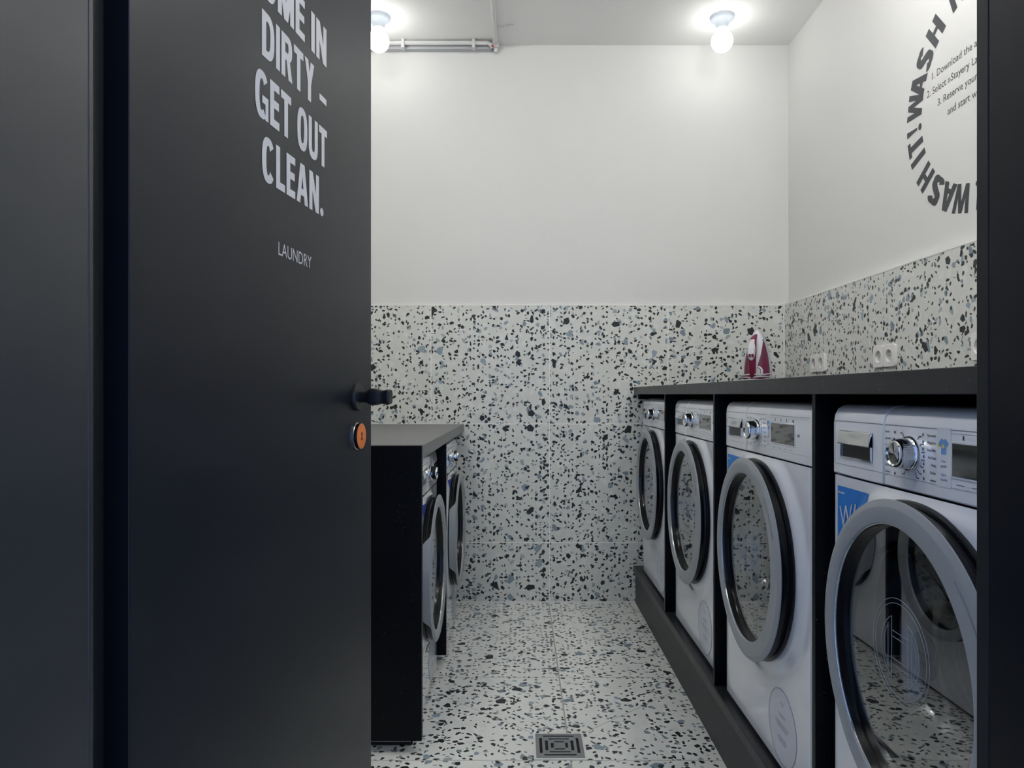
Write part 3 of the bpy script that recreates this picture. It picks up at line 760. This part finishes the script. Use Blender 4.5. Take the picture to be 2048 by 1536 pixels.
# ------------------------------------------------------------------ wall lettering on the right wall
YC, ZCN, RO, CAP = 2.085, 1.985, .381, .089
def wallxf(u, v, e=0): return (XR-.0006-e, YC-u, ZCN+v)
bm = bmesh.new()
def circ(start, s, spans):
    for ch, (a0, a1) in zip(s, spans):
        w = ADV[ch] if ch not in 'I!' else .24
        P = glyph(ch, w, .24 if ch not in 'WA' else .23, .19)
        am = radians(start+(a0+a1)/2); half = radians(a1-a0)/2
        Rm = RO-CAP*.30
        for p in P: pass
        def xf(x, y, e, am=am, half=half, w=w):
            # straight letter set tangent to the circle, top outwards; angle counted clockwise from the left
            tx, ty = sin(am), cos(am)                    # tangent (clockwise)
            ox, oy = -cos(am), sin(am)                   # outwards
            R_ = RO*cos(half*.6)-CAP+y*CAP; q = (x/w-.5)*2*half*Rm
            return wallxf(ox*R_+tx*q, oy*R_+ty*q, e)
        put_polys(bm, P, xf)
SP = [(0, 14.6), (13.2, 25.2), (27.5, 38), (42, 53.8), (63.5, 67.2), (70, 79), (81, 84.5)]
SP2 = [(0, 13.4), (14.0, 25.0), (27.0, 37.5), (41.8, 51.8), (60.0, 63.6), (66.3, 75.2), (78.0, 81.8)]
circ(3.0, 'WASHIT!', SP); circ(-83.6, 'WASHIT!', SP2); circ(93.5, 'WASHIT!', SP); circ(189.6, 'WASHIT!', SP2)
tag(obj('wall_lettering', bm, M['vinyld']), 'large charcoal ring of capitals reading WASH IT! on the white right wall', 'lettering')
bm = bmesh.new()
for s, u0, z0, wd in (('1. Download the app', -.238, 2.094, .50), ('2. Select »Stayery Laundry«', -.261, 2.0445, .60), ('3. Reserve your machine', -.202, 1.9945, .52), ('and start washing', -.148, 1.9445, .40)):
    text_into(bm, s, .0245, lambda x, z, d, u0=u0, z0=z0: (XR-.0006, YC-u0-x, z0+z), xs=.93)
tag(obj('wall_instructions', bm, M['vinyld']), 'small charcoal numbered instructions inside the ring of wall capitals', 'lettering')

# ------------------------------------------------------------------ floor drain
t = thing('floor_drain', 'square stainless floor drain with concentric slots in the terrazzo floor', 'drain', (.118, 2.095, 0))
bm = bmesh.new(); h = .078
box(bm, -h, h, -h, -h+.007, .0003, .0022); box(bm, -h, h, h-.007, h, .0003, .0022); box(bm, -h, -h+.007, -h+.007, h-.007, .0003, .0022); box(bm, h-.007, h, -h+.007, h-.007, .0003, .0022)
obj('drain_frame', bm, M['trim'], t)
obj('drain_well', B(-.0705, .0705, -.0705, .0705, .0003, .0008), M['dark'], t)
slots = []
for o_, L in ((.0555, .094), (.0385, .062), (.0215, .030)):
    slots += [(-L/2, L/2, o_-.0032, o_+.0032), (-L/2, L/2, -o_-.0032, -o_+.0032), (o_-.0042, o_+.0042, -L/2*.95, L/2*.95), (-o_-.0042, -o_+.0042, -L/2*.95, L/2*.95)]
xs_ = sorted({-.0705, .0705} | {s[0] for s in slots} | {s[1] for s in slots}); ys_ = sorted({-.0705, .0705} | {s[2] for s in slots} | {s[3] for s in slots})
bm = bmesh.new(); V = {}
def gv(i, j):
    if (i, j) not in V: V[i, j] = bm.verts.new((xs_[i], ys_[j], .0036))
    return V[i, j]
for i in range(len(xs_)-1):
    for j in range(len(ys_)-1):
        mx, my = (xs_[i]+xs_[i+1])/2, (ys_[j]+ys_[j+1])/2
        if any(a < mx < b and c < my < d for a, b, c, d in slots): continue
        bm.faces.new((gv(i, j), gv(i+1, j), gv(i+1, j+1), gv(i, j+1)))
ext = bmesh.ops.extrude_face_region(bm, geom=list(bm.faces))
for v in [g for g in ext['geom'] if isinstance(g, bmesh.types.BMVert)]: v.co.z = .0010
obj('drain_grate', bm, M['steeldull'], t)

# ------------------------------------------------------------------ steam iron, standing on its heel
t = thing('steam_iron', 'white and magenta steam iron standing upright on the dark worktop in the back corner', 'iron', (1.094, 3.22, ZW+.0365), radians(-33))
H = .262
def halfw(z):
    k = min(max(z/H, 0), 1); return .0615*(1-k**2.5)**.72 if k < 1 else .0
def sole(y0, y1, g):
    zs = [0.006+(H-.006)*i/26 for i in range(27)]
    pts = [(halfw(z)+g if i < 26 else .0005, z) for i, z in enumerate(zs)] + [(-(halfw(z)+g) if i < 26 else -.0005, z) for i, z in reversed(list(enumerate(zs)))]
    bm = bmesh.new(); loft(bm, [[(x, y, z) for x, z in pts] for y in (y0, y1)]); return bm
obj('soleplate', sole(.0, .006, .0015), M['steel'], t)
obj('heat_shield', sole(-.012, .0, .0), M['ironw'], t)
bm = bmesh.new(); rings = []
for i in range(25):
    z = .006+(H-.010)*i/24; k = z/H; w = max(halfw(z)-.003, .001); dp = .052*(1-k**2.2)**.8+.002
    rings.append([(w*cos(pi+pi*j/20)*1.0, -.012-dp*abs(sin(pi*j/20))**.8, z) for j in range(21)])
R = [[bm.verts.new(p) for p in r] for r in rings]
for a, b in zip(R, R[1:]):
    for j in range(20): bm.faces.new((a[j], a[j+1], b[j+1], b[j]))
    bm.faces.new((a[20], a[0], b[0], b[20]))
bm.faces.new(R[0]); bm.faces.new(R[-1])
obj('housing', bm, M['magenta'], t, smooth=True)
# white centre shell that widens into a teardrop towards the dial and covers the nose
bm = bmesh.new(); rings = []
for i in range(22):
    z = .070+(H-.074)*i/21; k = z/H; w0 = max(halfw(z)-.003, .001); dp = .052*(1-k**2.2)**.8+.002
    q = (z-.070)/(H-.074)
    ww = (.030*sin(min(q*2.3, pi/2))**.6 if q < .75 else .030+.0*q); ww = min(max(ww, .004), w0+.001)
    rings.append([(ww*(j/6-1), -.0135-dp*abs(sqrt(max(1-(min(abs(ww*(j/6-1))/w0, 1))**2, 0)))**.8-.001, z) for j in range(13)])
R = [[bm.verts.new(p) for p in r] for r in rings]
for a, b in zip(R, R[1:]):
    for j in range(12): bm.faces.new((a[j], a[j+1], b[j+1], b[j]))
obj('centre_shell', bm, M['ironw'], t, smooth=True)
# handle: grip column from heel up, arching back into the nose
bm = bmesh.new()
path = [(-.048, .001), (-.080, .012), (-.092, .040), (-.096, .080), (-.098, .120), (-.098, .155), (-.094, .185), (-.082, .208), (-.062, .222), (-.036, .232)]
rings = []
for i, (y, z) in enumerate(path):
    a = path[max(i-1, 0)]; b = path[min(i+1, len(path)-1)]; ty, tz = b[0]-a[0], b[1]-a[1]; l = sqrt(ty*ty+tz*tz); ty /= l; tz /= l
    hw = (.017, .016, .0155, .0155, .017, .019, .018, .015, .012, .008)[i]; ht = (.014, .012, .0115, .0115, .013, .014, .013, .011, .009, .007)[i]
    rings.append([(hw*cos(2*pi*k/24), y - tz*ht*sin(2*pi*k/24), z + ty*ht*sin(2*pi*k/24)) for k in range(24)])
loft(bm, rings); hd = obj('handle', bm, M['magentad'], t, smooth=True)
bm = bmesh.new(); rings = []
for y, z, hw in ((-.1085, .118, .003), (-.1115, .126, .010), (-.1130, .145, .0145), (-.1125, .165, .0150), (-.1085, .185, .0135), (-.097, .206, .010), (-.086, .216, .004)):
    rings.append([(hw*cos(2*pi*k/20), y+.004*sin(2*pi*k/20)+(0 if hw > .005 else .002), z+.002*sin(2*pi*k/20)) for k in range(20)])
loft(bm, rings); ins = obj('grip_insert', bm, M['ironw'], hd, smooth=True); ins['label'] = 'white oval insert with buttons'
for bx in (-.006, .006):
    bm = B(bx-.0052, bx+.0052, -.118, -.110, .128, .144); obj('button', bm, M['magenta'], hd, bevel=.002)
bm = bmesh.new(); tube(bm, [(.017*cos(2*pi*k/40), -.112-.0*k, .160+.044*sin(2*pi*k/40)) for k in range(40)], .0011, 6, True)
bm.free() if False else obj('grip_line', bm, M['ironw'], hd, smooth=True)
bm = bmesh.new(); lathe_y(bm, [(.026, -.050), (.026, -.066), (.022, -.069), (.014, -.069)], .012, .066, 36); dl = obj('dial', bm, M['ironw'], t, smooth=True)
bm = bmesh.new()
for k in range(10):
    a = radians(-70+k*16); box(bm, .012+.019*cos(a)-.0018, .012+.019*cos(a)+.0018, -.0697, -.0688, .066+.019*sin(a)-.0022, .066+.019*sin(a)+.0022)
obj('dial_marks', bm, M['ink'], dl)
bm = B(.016, .036, -.0705, -.0655, .012, .026); o = obj('tag', bm, M['ironw'], t); 
bm = bmesh.new(); pts = []
for i in range(170):
    a = 2*pi*i/56; pts.append(((.066+.004*sin(i*.31))*cos(a), -.048+.052*sin(a)+.0, .020+.0115*(i/56)+.0015*sin(i*.5)))
pts.append((.080, -.055, .052)); pts.append((.088, -.062, .044)); pts.append((.084, -.068, .040)); 
tube(bm, pts, .0033, 8); o = obj('power_cord', bm, M['cord'], t, smooth=True); o['label'] = 'grey and white flecked cord wrapped around the heel'
